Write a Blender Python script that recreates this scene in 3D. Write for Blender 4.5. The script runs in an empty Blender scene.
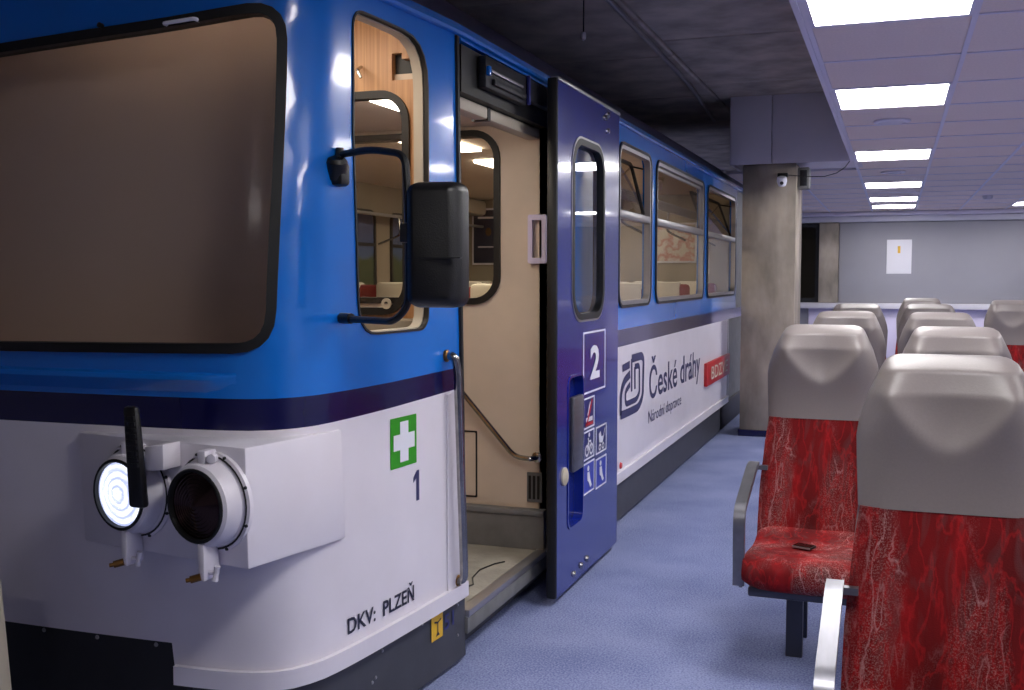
import bpy, bmesh, math, random
import numpy as np
from mathutils import Vector, Matrix
from mathutils.geometry import delaunay_2d_cdt
random.seed(4)
S = bpy.context.scene
C = S.collection
PI = math.pi

# ------------------------------------------------------------------ camera
F, CX, CY, VX, VY, EYE = 1050.0, 512.0, 345.0, 895.0, 277.0, 1.45
d = Vector((VX-CX, -(VY-CY), -F)).normalized()
pt = math.atan((CY-VY)/F)
zc = Vector((0, math.cos(pt), math.sin(pt)))
xc = d.cross(zc).normalized(); zc = xc.cross(d)
cam = bpy.data.objects.new('camera', bpy.data.cameras.new('camera')); C.objects.link(cam)
cam.matrix_world = Matrix.Translation((0, 0, EYE)) @ Matrix((xc, d, zc)).to_4x4()
cam.data.sensor_width = 36; cam.data.lens = 36*F/1024; cam.data.clip_start = .02
S.camera = cam
# ------------------------------------------------------------------ world, light, exposure
w = bpy.data.worlds.new('world'); S.world = w; w.use_nodes = True
w.node_tree.nodes['Background'].inputs[0].default_value = (.55, .6, .8, 1)
w.node_tree.nodes['Background'].inputs[1].default_value = .15
S.view_settings.view_transform = 'Standard'; S.view_settings.look = 'None'
S.view_settings.exposure = 0.66; S.view_settings.gamma = 1
PANEL = 15.5          # ceiling panel strength
SALOON = 9.0          # railcar lamps
FILL_TUBE = 14.0  # strength of the unseen fill tube added behind the camera
HEADLAMP = .75
try:
    S.cycles.use_denoising = True
    S.cycles.max_bounces = 8; S.cycles.transparent_max_bounces = 16
except Exception: pass

# ------------------------------------------------------------------ materials
MATS = {}
def lin(c): return tuple((x/255/12.92 if x/255 <= .04045 else ((x/255+.055)/1.055)**2.4) for x in c)
def mat(name, rgb, rough=.5, metal=0, noise=None, bump=0, coat=0, spec=.5, emit=0, scale=None):
    """noise=(scale, amount): colour mottling; bump=(scale strength)"""
    if name in MATS: return MATS[name]
    m = bpy.data.materials.new(name); m.use_nodes = True; nt = m.node_tree; b = nt.nodes['Principled BSDF']
    c = lin(rgb); b.inputs['Base Color'].default_value = (*c, 1)
    b.inputs['Roughness'].default_value = rough; b.inputs['Metallic'].default_value = metal
    b.inputs['Coat Weight'].default_value = coat; b.inputs['Coat Roughness'].default_value = .06
    b.inputs['Specular IOR Level'].default_value = spec
    tc = nt.nodes.new('ShaderNodeTexCoord'); mp = nt.nodes.new('ShaderNodeMapping')
    nt.links.new(tc.outputs['Object'], mp.inputs[0])
    if scale: mp.inputs['Scale'].default_value = scale
    if noise:
        n = nt.nodes.new('ShaderNodeTexNoise'); n.inputs['Scale'].default_value = noise[0]; n.inputs['Detail'].default_value = 6
        nt.links.new(mp.outputs[0], n.inputs['Vector'])
        r = nt.nodes.new('ShaderNodeValToRGB'); nt.links.new(n.outputs['Fac'], r.inputs[0])
        a = noise[1]
        r.color_ramp.elements[0].position = .3; r.color_ramp.elements[1].position = .7
        r.color_ramp.elements[0].color = (*[x*(1-a) for x in c], 1); r.color_ramp.elements[1].color = (*[min(1, x*(1+a)) for x in c], 1)
        nt.links.new(r.outputs[0], b.inputs['Base Color'])
    if bump:
        n2 = nt.nodes.new('ShaderNodeTexNoise'); n2.inputs['Scale'].default_value = bump[0]; n2.inputs['Detail'].default_value = 5
        nt.links.new(mp.outputs[0], n2.inputs['Vector'])
        bp = nt.nodes.new('ShaderNodeBump'); bp.inputs['Strength'].default_value = bump[1]; bp.inputs['Distance'].default_value = .01
        nt.links.new(n2.outputs['Fac'], bp.inputs['Height']); nt.links.new(bp.outputs[0], b.inputs['Normal'])
    if emit:
        b.inputs['Emission Color'].default_value = (*c, 1); b.inputs['Emission Strength'].default_value = emit
    MATS[name] = m; return m
def glass(name, tint, ior=1.5, rough=0.0):
    m = bpy.data.materials.new(name); m.use_nodes = True; nt = m.node_tree; nt.nodes.clear()
    o = nt.nodes.new('ShaderNodeOutputMaterial'); mx = nt.nodes.new('ShaderNodeMixShader'); t = nt.nodes.new('ShaderNodeBsdfTransparent')
    g = nt.nodes.new('ShaderNodeBsdfGlossy'); f = nt.nodes.new('ShaderNodeFresnel')
    t.inputs[0].default_value = (*tint, 1); g.inputs['Roughness'].default_value = rough; f.inputs[0].default_value = ior
    ge = nt.nodes.new('ShaderNodeNewGeometry'); iv = nt.nodes.new('ShaderNodeMath'); iv.operation = 'SUBTRACT'; iv.inputs[0].default_value = 1
    ml = nt.nodes.new('ShaderNodeMath'); ml.operation = 'MULTIPLY'
    nt.links.new(ge.outputs['Backfacing'], iv.inputs[1]); nt.links.new(iv.outputs[0], ml.inputs[0]); nt.links.new(f.outputs[0], ml.inputs[1])
    nt.links.new(ml.outputs[0], mx.inputs[0]); nt.links.new(t.outputs[0], mx.inputs[1]); nt.links.new(g.outputs[0], mx.inputs[2])
    nt.links.new(mx.outputs[0], o.inputs[0]); MATS[name] = m; return m

M = {}
M['blue'] = mat('blue_paint', (14, 110, 206), .22, coat=.5, noise=(2.5, .06))
M['navy'] = mat('navy_paint', (14, 14, 66), .22, coat=.4)
M['door'] = mat('door_navy_paint', (20, 38, 128), .2, coat=.6, noise=(3, .1))
M['white'] = mat('white_paint', (222, 217, 226), .35, coat=.2, noise=(5, .03))
M['inner'] = mat('cream_liner', (212, 196, 178), .6, noise=(6, .05))
M['khaki'] = mat('khaki_wall', (150, 138, 118), .6, noise=(4, .05))
M['skirt'] = mat('grey_skirt_paint', (62, 63, 70), .5, noise=(8, .12))
M['skirtd'] = mat('dark_front_skirt', (34, 35, 40), .55, noise=(10, .15))
M['roof'] = mat('dark_roof_paint', (24, 26, 58), .45, noise=(5, .15))
M['black'] = mat('black_rubber', (12, 12, 13), .5)
M['blackp'] = mat('black_plastic', (11, 11, 12), .38, bump=(250, .15))
M['mech'] = mat('dark_mechanism_metal', (42, 43, 48), .45, .5, noise=(20, .4))
M['alu'] = mat('aluminium_frame', (170, 168, 170), .35, .8)
M['chrome'] = mat('worn_chrome', (160, 157, 152), .16, 1.0, noise=(30, .2))
M['steel'] = mat('brushed_steel', (128, 128, 135), .38, .85, noise=(40, .08), scale=(1, .05, 1))
M['darksteel'] = mat('dark_leg_steel', (72, 74, 84), .4, .6)
M['beigeframe'] = mat('cream_frame', (190, 180, 160), .45)
M['floorgrey'] = mat('worn_step_floor', (150, 146, 136), .7, noise=(9, .22), bump=(60, .2))
M['stepgrey'] = mat('grey_step_plate', (112, 112, 112), .6, noise=(12, .15))
M['concrete'] = mat('board_marked_concrete', (150, 140, 130), .9, noise=(4, .42), bump=(14, .5), scale=(1, 1, .45))
M['ceilcon'] = mat('dark_ceiling_concrete', (178, 168, 158), .95, noise=(3, .35), bump=(9, .5))
M['bulk'] = mat('bulkhead_board', (214, 208, 218), .7, noise=(3, .04))
M['tile'] = mat('ceiling_tile', (236, 218, 210), .85, noise=(90, .05), bump=(160, .1))
M['grid'] = mat('ceiling_grid_white', (222, 216, 230), .5)
M['wall'] = mat('grey_wall_panel', (150, 149, 158), .75, noise=(2, .04))
M['wallw'] = mat('white_wall', (205, 202, 212), .7)
M['lav'] = mat('lavender_white_panel', (214, 206, 232), .5)
M['red_d'] = mat('dark_red_fabric', (120, 14, 20), .85)
M['cover'] = mat('white_head_cover', (205, 198, 182), .8)
M['screen'] = mat('taupe_board', (226, 204, 188), .75, noise=(1.2, .05))
M['brass'] = mat('brass', (120, 84, 44), .35, .9)
M['lampdark'] = mat('dark_lens_reflector', (74, 56, 54), .12, .85)
M['paper'] = mat('white_paper', (225, 224, 232), .6)
M['yellow'] = mat('yellow_vinyl', (222, 176, 44), .5)
M['vwhite'] = mat('white_vinyl', (228, 228, 238), .4)
M['vblue'] = mat('dark_blue_vinyl', (34, 40, 110), .4)
M['vink'] = mat('lettering_blue', (52, 54, 98), .45)
M['vdark'] = mat('dark_lettering', (28, 30, 52), .45)
M['vpic'] = mat('pictogram_blue', (42, 60, 175), .4)
M['green'] = mat('green_vinyl', (44, 150, 22), .45)
M['redsign'] = mat('red_sign', (176, 34, 40), .4)
M['redvin'] = mat('red_vinyl', (190, 30, 40), .4)
M['panel'] = mat('panel_light', (255, 252, 250), .5, emit=PANEL)
M['filltube'] = mat('added_fill_tube', (255, 250, 245), .5, emit=FILL_TUBE)
M['vestlamp'] = mat('vestibule_lamp', (255, 244, 228), .5, emit=11)
M['saloonlamp'] = mat('saloon_lamp', (255, 240, 215), .5, emit=SALOON)
M['glass'] = glass('window_glass', (.95, .95, .94), 1.4)
M['glassd'] = glass('tinted_window_glass', (.82, .79, .75), 1.5)
M['glassw'] = glass('windscreen_glass', (.9, .89, .88), 1.3, .14)
M['lensglass'] = glass('lamp_lens_glass', (.9, .9, .9), 1.5)

def wood():
    m = mat('wood_laminate', (172, 122, 84), .45); nt = m.node_tree; b = nt.nodes['Principled BSDF']
    tc = nt.nodes.new('ShaderNodeTexCoord'); mp = nt.nodes.new('ShaderNodeMapping'); mp.inputs['Scale'].default_value = (60, 60, 1.2)
    n = nt.nodes.new('ShaderNodeTexNoise'); n.inputs['Scale'].default_value = 1.5; n.inputs['Detail'].default_value = 4
    r = nt.nodes.new('ShaderNodeValToRGB'); r.color_ramp.elements[0].position = .35; r.color_ramp.elements[1].position = .7
    r.color_ramp.elements[0].color = (*lin((170, 122, 78)), 1); r.color_ramp.elements[1].color = (*lin((204, 158, 110)), 1)
    nt.links.new(tc.outputs['Object'], mp.inputs[0]); nt.links.new(mp.outputs[0], n.inputs['Vector']); nt.links.new(n.outputs[0], r.inputs[0]); nt.links.new(r.outputs[0], b.inputs['Base Color'])
    return m
M['wood'] = wood()
def carpet():
    m = mat('blue_carpet', (118, 126, 164), .95, spec=.2); nt = m.node_tree; b = nt.nodes['Principled BSDF']
    tc = nt.nodes.new('ShaderNodeTexCoord')
    n = nt.nodes.new('ShaderNodeTexNoise'); n.inputs['Scale'].default_value = 130; n.inputs['Detail'].default_value = 4
    n2 = nt.nodes.new('ShaderNodeTexNoise'); n2.inputs['Scale'].default_value = 2.2; n2.inputs['Detail'].default_value = 5
    mm = nt.nodes.new('ShaderNodeMath'); mm.operation = 'MULTIPLY_ADD'; mm.inputs[1].default_value = .7
    m3 = nt.nodes.new('ShaderNodeMath'); m3.operation = 'MULTIPLY'; m3.inputs[1].default_value = .3
    r = nt.nodes.new('ShaderNodeValToRGB'); r.color_ramp.elements[0].position = .38; r.color_ramp.elements[1].position = .62
    r.color_ramp.elements[0].color = (*lin((96, 106, 150)), 1); r.color_ramp.elements[1].color = (*lin((146, 155, 194)), 1)
    for q in (n, n2): nt.links.new(tc.outputs['Object'], q.inputs['Vector'])
    nt.links.new(n.outputs[0], mm.inputs[0]); nt.links.new(n2.outputs[0], m3.inputs[0]); nt.links.new(m3.outputs[0], mm.inputs[2])
    nt.links.new(mm.outputs[0], r.inputs[0]); nt.links.new(r.outputs[0], b.inputs['Base Color'])
    bp = nt.nodes.new('ShaderNodeBump'); bp.inputs['Strength'].default_value = .5; bp.inputs['Distance'].default_value = .004
    nt.links.new(n.outputs[0], bp.inputs['Height']); nt.links.new(bp.outputs[0], b.inputs['Normal'])
    return m
M['carpet'] = carpet()
def redfabric():
    m = mat('red_marbled_plush', (140, 12, 18), .8, spec=.25); nt = m.node_tree; b = nt.nodes['Principled BSDF']
    L = nt.links.new
    tc = nt.nodes.new('ShaderNodeTexCoord'); mp = nt.nodes.new('ShaderNodeMapping'); mp.inputs['Scale'].default_value = (1, 1, .30); mp.inputs['Rotation'].default_value = (0, .16, 0)
    L(tc.outputs['Object'], mp.inputs[0])
    def noise(sc, det, dist=0, v=None, rough=.5):
        n = nt.nodes.new('ShaderNodeTexNoise'); n.inputs['Scale'].default_value = sc; n.inputs['Detail'].default_value = det; n.inputs['Distortion'].default_value = dist
        n.inputs['Roughness'].default_value = rough
        L(v or mp.outputs[0], n.inputs['Vector']); return n.outputs[0]
    def ramp(src, stops):
        r = nt.nodes.new('ShaderNodeValToRGB'); e = r.color_ramp.elements
        while len(e) < len(stops): e.new(.5)
        for q, (p, c) in zip(e, stops): q.position = p; q.color = (*c, 1) if not isinstance(c, float) else (c, c, c, 1)
        L(src, r.inputs[0]); return r.outputs[0]
    base = ramp(noise(9, 5, .6), [(.3, lin((84, 5, 9))), (.55, lin((118, 9, 14))), (.72, lin((160, 16, 22)))])
    vein = ramp(noise(20, 4, .3), [(.465, 0.0), (.5, 1.0), (.535, 0.0)])
    patch = ramp(noise(7, 2), [(.45, 0.0), (.62, 1.0)])
    speck = ramp(noise(260, 2, 0, tc.outputs['Object'], .7), [(.5, 0.0), (.62, 1.0)])
    dark = ramp(noise(15, 4, 1.5), [(.52, 0.0), (.66, .45)])
    def mul(a, b_):
        q = nt.nodes.new('ShaderNodeMath'); q.operation = 'MULTIPLY'; L(a, q.inputs[0])
        if isinstance(b_, float): q.inputs[1].default_value = b_
        else: L(b_, q.inputs[1])
        return q.outputs[0]
    def mix(fac, a, col):
        q = nt.nodes.new('ShaderNodeMix'); q.data_type = 'RGBA'; L(fac, q.inputs[0]); L(a, q.inputs[6]); q.inputs[7].default_value = (*col, 1); return q.outputs[2]
    c = mix(dark, base, lin((92, 60, 60)))
    c = mix(mul(vein, .26), c, lin((205, 30, 34)))
    c = mix(mul(mul(patch, speck), .5), c, lin((170, 140, 136)))
    vp = ramp(noise(15, 5, .4), [(.48, 0.0), (.5, .6), (.52, 0.0)])
    c = mix(mul(mul(vp, patch), .7), c, lin((215, 170, 170)))
    L(c, b.inputs['Base Color'])
    bp = nt.nodes.new('ShaderNodeBump'); bp.inputs['Strength'].default_value = .3; bp.inputs['Distance'].default_value = .003
    L(noise(300, 2, 0, tc.outputs['Object']), bp.inputs['Height']); L(bp.outputs[0], b.inputs['Normal'])
    return m
M['red'] = redfabric()
M['leather'] = mat('warm_grey_leather', (124, 116, 115), .4, noise=(160, .03), bump=(220, .04), spec=.4)
M['shell'] = mat('grey_seat_shell', (112, 106, 108), .5)

# ------------------------------------------------------------------ mesh helpers
def wpos(o):
    return o.location + ((wpos(o.parent)+o.matrix_parent_inverse.translation) if o.parent else Vector((0, 0, 0)))
def finish(bm, name, mats, parent=None, smooth=True, inv=True, angle=35, recalc=True):
    if recalc: bmesh.ops.recalc_face_normals(bm, faces=bm.faces)
    me = bpy.data.meshes.new(name); bm.to_mesh(me); bm.free()
    for m in (mats if isinstance(mats, (list, tuple)) else [mats]): me.materials.append(M[m] if isinstance(m, str) else m)
    if smooth:
        for p in me.polygons: p.use_smooth = True
        me.set_sharp_from_angle(angle=math.radians(angle))
    o = bpy.data.objects.new(name, me); C.objects.link(o)
    if parent:
        o.parent = parent
        if inv: o.matrix_parent_inverse = Matrix.Translation(-wpos(parent))
    return o
def bev(bm, verts, r, seg=2):
    if r > 0:
        es = list({e for v in verts for e in v.link_edges})
        bmesh.ops.bevel(bm, geom=es, offset=r, segments=seg, affect='EDGES', profile=.5, clamp_overlap=True)
def box(bm, x0, x1, y0, y1, z0, z1, r=0, mi=0, seg=2):
    co = [(x, y, z) for x in (x0, x1) for y in (y0, y1) for z in (z0, z1)]
    v = [bm.verts.new(c) for c in co]
    for f in ((0, 1, 3, 2), (4, 6, 7, 5), (0, 4, 5, 1), (2, 3, 7, 6), (0, 2, 6, 4), (1, 5, 7, 3)):
        bm.faces.new([v[i] for i in f]).material_index = mi
    bev(bm, v, r, seg)
def hexa(bm, bot, top, r=0, mi=0):
    v = [bm.verts.new(c) for c in bot+top]
    n = len(bot)
    bm.faces.new(v[:n][::-1]).material_index = mi; bm.faces.new(v[n:]).material_index = mi
    for i in range(n):
        j = (i+1) % n; bm.faces.new((v[i], v[j], v[n+j], v[n+i])).material_index = mi
    bev(bm, v, r)
def tube(bm, pts, r, n=10, caps=True, mi=0, flat=None):
    pts = [Vector(p) for p in pts]; rings = []
    up = None
    for i, p in enumerate(pts):
        t = ((pts[min(i+1, len(pts)-1)]-p).normalized() + (p-pts[max(i-1, 0)]).normalized())
        t = t.normalized() if t.length > 1e-6 else Vector((0, 0, 1))
        if up is None:
            up = Vector((0, 0, 1)) if abs(t.z) < .9 else Vector((1, 0, 0))
        a = t.cross(up).normalized(); b = a.cross(t).normalized(); up = b
        rr_ = r[i] if isinstance(r, (list, tuple)) else r
        ra, rb = (rr_, rr_) if flat is None else flat
        rings.append([bm.verts.new(p + a*ra*math.cos(2*PI*k/n) + b*rb*math.sin(2*PI*k/n)) for k in range(n)])
    for A, B in zip(rings, rings[1:]):
        for k in range(n): bm.faces.new((A[k], A[(k+1) % n], B[(k+1) % n], B[k])).material_index = mi
    if caps:
        bm.faces.new(rings[0][::-1]).material_index = mi; bm.faces.new(rings[-1]).material_index = mi
def rounded(pts, r, n=6):
    """round the corners of a 3D polyline"""
    P = [Vector(p) for p in pts]; o = [P[0]]
    for i in range(1, len(P)-1):
        a = (P[i-1]-P[i]); b = (P[i+1]-P[i]); ra = min(r, a.length*.49, b.length*.49)
        p0 = P[i]+a.normalized()*ra; p1 = P[i]+b.normalized()*ra
        for k in range(n+1):
            t = k/n; o.append(p0*(1-t)**2+P[i]*2*t*(1-t)+p1*t*t)
    o.append(P[-1]); return o
def lathe(bm, prof, origin, axis, n=32, mi=0):
    """prof: list of (r, h) along axis"""
    ax = Vector(axis).normalized(); u = ax.orthogonal().normalized(); v = ax.cross(u); O = Vector(origin); rings = []
    for r, h in prof:
        if r < 1e-5: rings.append([bm.verts.new(O+ax*h)])
        else: rings.append([bm.verts.new(O+ax*h+(u*math.cos(2*PI*k/n)+v*math.sin(2*PI*k/n))*r) for k in range(n)])
    for A, B in zip(rings, rings[1:]):
        for k in range(n):
            j = (k+1) % n
            if len(A) == 1 and len(B) == 1: continue
            if len(A) == 1: f = bm.faces.new((A[0], B[k], B[j]))
            elif len(B) == 1: f = bm.faces.new((A[k], A[j], B[0]))
            else: f = bm.faces.new((A[k], A[j], B[j], B[k]))
            f.material_index = mi
def rr(x0, y0, x1, y1, r, n=6):
    o = []
    for cx, cy, a in ((x1-r, y1-r, 0), (x0+r, y1-r, 90), (x0+r, y0+r, 180), (x1-r, y0+r, 270)):
        for k in range(n+1):
            t = math.radians(a+90*k/n); o.append((cx+r*math.cos(t), cy+r*math.sin(t)))
    return o
def inset(poly, dd):
    """offset a ccw/cw closed polygon towards its centre by dd"""
    n = len(poly); A = sum(poly[i][0]*poly[(i+1) % n][1]-poly[(i+1) % n][0]*poly[i][1] for i in range(n)); sg = 1 if A > 0 else -1; o = []
    for i in range(n):
        p, q, s = Vector(poly[i-1]), Vector(poly[i]), Vector(poly[(i+1) % n])
        a = (q-p).normalized(); b = (s-q).normalized(); na = Vector((-a.y, a.x)); nb = Vector((-b.y, b.x)); m = na+nb
        m = m/max(m.length_squared/2, .5)
        q2 = q+m*dd*sg; o.append((q2.x, q2.y))
    return o
def roundpoly(pts, r, n=5):
    P = [Vector(p) for p in pts]; o = []
    for i in range(len(P)):
        a = P[i-1]-P[i]; b = P[(i+1) % len(P)]-P[i]; rq = r[i] if isinstance(r, (list, tuple)) else r
        ra = min(rq, a.length*.49, b.length*.49); p0 = P[i]+a.normalized()*ra; p1 = P[i]+b.normalized()*ra
        for k in range(n+1):
            t = k/n; q = p0*(1-t)**2+P[i]*2*t*(1-t)+p1*t*t; o.append((q.x, q.y))
    return o
def subdiv(poly, step, closed=True):
    o = []; n = len(poly)
    for i in range(n if closed else n-1):
        a = Vector(poly[i]); b = Vector(poly[(i+1) % n]); k = max(1, int((b-a).length/step))
        for j in range(k): q = a.lerp(b, j/k); o.append((q.x, q.y))
    if not closed: o.append(tuple(poly[-1]))
    return o
def inside(p, poly):
    x, y = p; c = False; n = len(poly)
    for i in range(n):
        x0, y0 = poly[i]; x1, y1 = poly[i-1]
        if (y0 > y) != (y1 > y) and x < (x1-x0)*(y-y0)/(y1-y0)+x0: c = not c
    return c
def sheet(name, outer, holes, fmap, mats, parent, thick=.03, matfn=None, lines=(), gu=None, gz=None, step=None, off=0, backmat=None, bm=None, smooth=True, angle=30):
    """flat region in (u,z) with holes mapped to 3D and given thickness"""
    own = bm is None
    if own: bm = bmesh.new()
    if step:
        outer = subdiv(outer, step); holes = [subdiv(h, step) for h in holes]; lines = [subdiv(l, step, False) for l in lines]
    vs = []; es = []
    def add(poly, closed):
        b = len(vs); vs.extend(Vector(p) for p in poly); n = len(poly)
        es.extend((b+i, b+(i+1) % n) for i in range(n if closed else n-1))
    add(outer, True)
    for h in holes: add(h, True)
    for l in lines: add(l, False)
    if gu is not None:
        for a in gu:
            for b in gz:
                if inside((a, b), outer): vs.append(Vector((a, b)))
    r = delaunay_2d_cdt(vs, es, [], 0, 1e-6)
    V, Fs = r[0], r[2]
    keep = []
    for f in Fs:
        c = (V[f[0]]+V[f[1]]+V[f[2]])/3
        if inside(c, outer) and not any(inside(c, h) for h in holes): keep.append((f, c))
    fv = {}; bv = {}; cnt = {}
    for f, c in keep:
        for i in f:
            if i not in fv:
                fv[i] = bm.verts.new(fmap(V[i].x, V[i].y, off)); 
                if thick: bv[i] = bm.verts.new(fmap(V[i].x, V[i].y, off-thick))
        mi = matfn(c.x, c.y) if matfn else 0
        bm.faces.new([fv[i] for i in f]).material_index = mi
        if thick: bm.faces.new([bv[i] for i in reversed(f)]).material_index = mi if backmat is None else backmat
        for k in range(3):
            e = (f[k], f[(k+1) % 3]); cnt[e] = mi
    if thick:
        for (a, b), mi in cnt.items():
            if (b, a) not in cnt: bm.faces.new((fv[b], fv[a], bv[a], bv[b])).material_index = mi
    if own: return finish(bm, name, mats, parent, smooth=smooth, angle=angle, recalc=bool(thick))
def frame(name, outer, inner, fmap, m, parent, off, thick, step=None):
    return sheet(name, outer, [inner], fmap, m, parent, thick, off=off, step=step)
def stroke(bm, pts, wd, fmap, off, closed=False, th=.0012):
    """flat line of width wd along 2D points"""
    P = [Vector(p) for p in pts]; n = len(P); L = []; R = []
    for i in range(n):
        a = P[(i-1) % n] if (closed or i > 0) else P[i]; b = P[(i+1) % n] if (closed or i < n-1) else P[i]
        t = (b-a).normalized(); nn = Vector((-t.y, t.x))*wd/2
        L.append(bm.verts.new(fmap(P[i].x+nn.x, P[i].y+nn.y, off))); R.append(bm.verts.new(fmap(P[i].x-nn.x, P[i].y-nn.y, off)))
    for i in range(n if closed else n-1):
        j = (i+1) % n; bm.faces.new((L[i], R[i], R[j], L[j]))
def fillpoly(bm, pts, fmap, off, mi=0):
    bm.faces.new([bm.verts.new(fmap(x, y, off)) for x, y in pts]).material_index = mi
def text(name, s, u, z, w_, h, fmap, m, parent, off=.0025, bold=0, shear=0):
    """lettering fitted to the box w_ x h (cap box) at (u,z) lower left"""
    cu = bpy.data.curves.new(name, 'FONT'); cu.body = s; cu.resolution_u = 3; cu.offset = bold
    t = bpy.data.objects.new(name, cu); C.objects.link(t); dg = bpy.context.evaluated_depsgraph_get()
    me = bpy.data.meshes.new_from_object(t.evaluated_get(dg)); C.objects.unlink(t); bpy.data.objects.remove(t)
    co = np.array([v.co[:] for v in me.vertices]); x0, x1 = co[:, 0].min(), co[:, 0].max(); y0, y1 = co[:, 1].min(), co[:, 1].max()
    for v in me.vertices:
        a = (v.co.x-x0)/(x1-x0); b = (v.co.y-y0)/(y1-y0)
        v.co = fmap(u+a*w_+shear*b*h, z+b*h, off)
    me.materials.clear(); me.materials.append(M[m]); me.name = name
    o = bpy.data.objects.new(name, me); C.objects.link(o); o.parent = parent
    o.matrix_parent_inverse = Matrix.Translation(-wpos(parent))
    return o
def root(name, label, cat, loc, group=None):
    o = bpy.data.objects.new(name, None); C.objects.link(o); o.location = loc; o.empty_display_size = .1
    o['label'] = label; o['category'] = cat
    if group: o['group'] = group
    return o
def tag(o, label, cat, group=None):
    o['label'] = label; o['category'] = cat
    if group: o['group'] = group
    return o
def struct(o): o['kind'] = 'structure'; return o
def bx(name, m, parent, *a, **k):
    bm = bmesh.new(); box(bm, *a, **k); return finish(bm, name, m, parent)
def tb(name, m, parent, pts, r, **k):
    bm = bmesh.new(); tube(bm, pts, r, **k); return finish(bm, name, m, parent)
def copy_tree(o, parent=None):
    c = o.copy(); C.objects.link(c); c.parent = parent
    for ch in list(o.children): copy_tree(ch, c)
    return c

# ================================================================== THE SETTING
XL, XR, YN, YB, HC, HS = -5.4, 5.2, -4.6, 17.5, 3.067, 2.458
floor = struct(bx('floor', 'carpet', None, XL, XR, YN, YB, -.12, 0))
slab = struct(bx('ceiling', 'ceilcon', None, XL, XR, YN, YB, HC+.06, HC+.2))
bm = bmesh.new(); box(bm, -.56, .56, -.88, .88, 0, .059, r=.012, seg=1)
cp = finish(bm, 'concrete_panel', 'ceilcon', None); cpm = cp.data; bpy.data.objects.remove(cp)
for i in range(5):
    for j in range(10):
        x = -.98-1.14*i; y = 1.0+1.78*j+(.5 if i % 2 else 0)
        if x-.56 < XL or y+.88 > YB: continue
        o = bpy.data.objects.new('concrete_panel', cpm); C.objects.link(o); o.parent = slab; o.location = (x, y, HC+random.uniform(-.004, .004)); o.scale = (1, 1, 1)
struct(bx('wall_left', 'wallw', None, XL-.15, XL, YN, YB, 0, HC+.2))
struct(bx('wall_right', 'wallw', None, XR, XR+.15, YN, YB, 0, HC+.2))
struct(bx('wall_front', 'wallw', None, XL-.15, XR+.15, YN-.15, YN, 0, HC+.2))
wb = struct(bx('wall_back', 'wall', None, XL-.15, XR+.15, YB, YB+.15, 0, HC+.2))
# upper grey boards of the back wall, joints visible
xs = [-.84, 2.2, 3.7, 5.2]
for a, b in zip(xs, xs[1:]): bx('wall_panel', 'wall', wb, a+.004, b-.004, YB-.03, YB-.001, 1.045, 2.30, r=.003)
for k in range(9):
    a = -1.3+k*.72; bx('white_panel', 'lav', wb, a+.006, min(a+.714, XR-.01), YB-.04, YB-.001, .06, .95, r=.004)
bx('ledge', 'wallw', wb, -1.6, XR-.01, YB-.16, YB-.001, .952, 1.04, r=.01)
bx('cornice', 'wallw', wb, -3.2, XR-.01, YB-.12, YB-.001, 2.31, 2.40, r=.015)
bx('cornice', 'grid', wb, -3.2, XR-.01, YB-.3, YB-.001, 2.40, 2.456, r=.015)
pil = struct(bx('trim_1', 'concrete', None, -1.14, -.845, YB-.14, YB-.001, 1.045, 2.305, r=.008))
wn = struct(bx('window_1', 'black', None, -2.4, -1.145, YB-.02, YB-.001, 1.045, 2.305))
sheet('window_frame', rr(-2.4, 1.05, -1.15, 2.3, .01, 1), [rr(-2.34, 1.11, -1.2, 2.24, .01, 1)], lambda x, z, o: (x, YB-.03-o, z), 'mech', wn, .02)
bx('glass_pane', 'glassd', wn, -2.34, -1.2, YB-.034, YB-.03, 1.11, 2.24)
col = struct(bx('column', 'concrete', None, -1.31, -.838, 9.68, 10.30, 0, HS+.0, r=.012))
bx('column_skirting', 'navy', col, -1.32, -.828, 9.665, 10.315, .001, .06, r=.004)
bk = struct(bx('bulkhead', 'bulk', None, -1.38, -.3, 9.72, 10.3, HS+.002, HC+.055))
bx('bulkhead_board', 'bulk', bk, -1.415, -1.062, 9.677, 9.718, HS+.002, HC-.001, r=.004)
bx('bulkhead_board', 'bulk', bk, -1.056, -.385, 9.677, 9.718, HS+.002, HC-.001, r=.004)
bx('edge_strip', 'bulk', bk, -1.43, -1.39, 9.69, 10.3, HS+.002, HC-.001, r=.004)
# suspended ceiling: grid + tiles + light panels
sus = struct(bx('suspended_ceiling', 'bulk', None, -.385, XR-.001, YN+.001, YB-.001, HS+.045, HS+.06))
TX, TY, X0, Y0 = .62, .75, -.35, 3.73
bm = bmesh.new(); box(bm, -TX/2+.008, TX/2-.008, -TY/2+.008, TY/2-.008, 0, .02, r=.004, seg=1)
ot = finish(bm, 'ceiling_tile', 'tile', None); tm = ot.data; bpy.data.objects.remove(ot)
lights = {(0, r) for r in (0, 3, 7, 11, 14, 16, -3)} | {(3, r) for r in (16, -2, 2, 6)} | {(6, r) for r in (-2, 8)}  # panels out of view are added to light the railcar nose and side
r0 = -11; r1 = 18
def tile(cx, cy):
    o = bpy.data.objects.new('ceiling_tile', tm); C.objects.link(o); o.parent = sus; o.location = (cx, cy, HS+.003)
for c in range(9):
    for r in range(r0, r1):
        cx, cy = X0+TX*(c+.5), Y0+TY*(r+.5)
        if cy+TY/2 > YB or cx+TX/2 > XR or (c, r) in lights: continue
        tile(cx, cy)
for c in (-1, -2):
    for r in range(9, r1):
        if Y0+TY*(r+1) > YB: continue
        tile(X0+TX*(c+.5), Y0+TY*(r+.5))
bm = bmesh.new()
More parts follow.
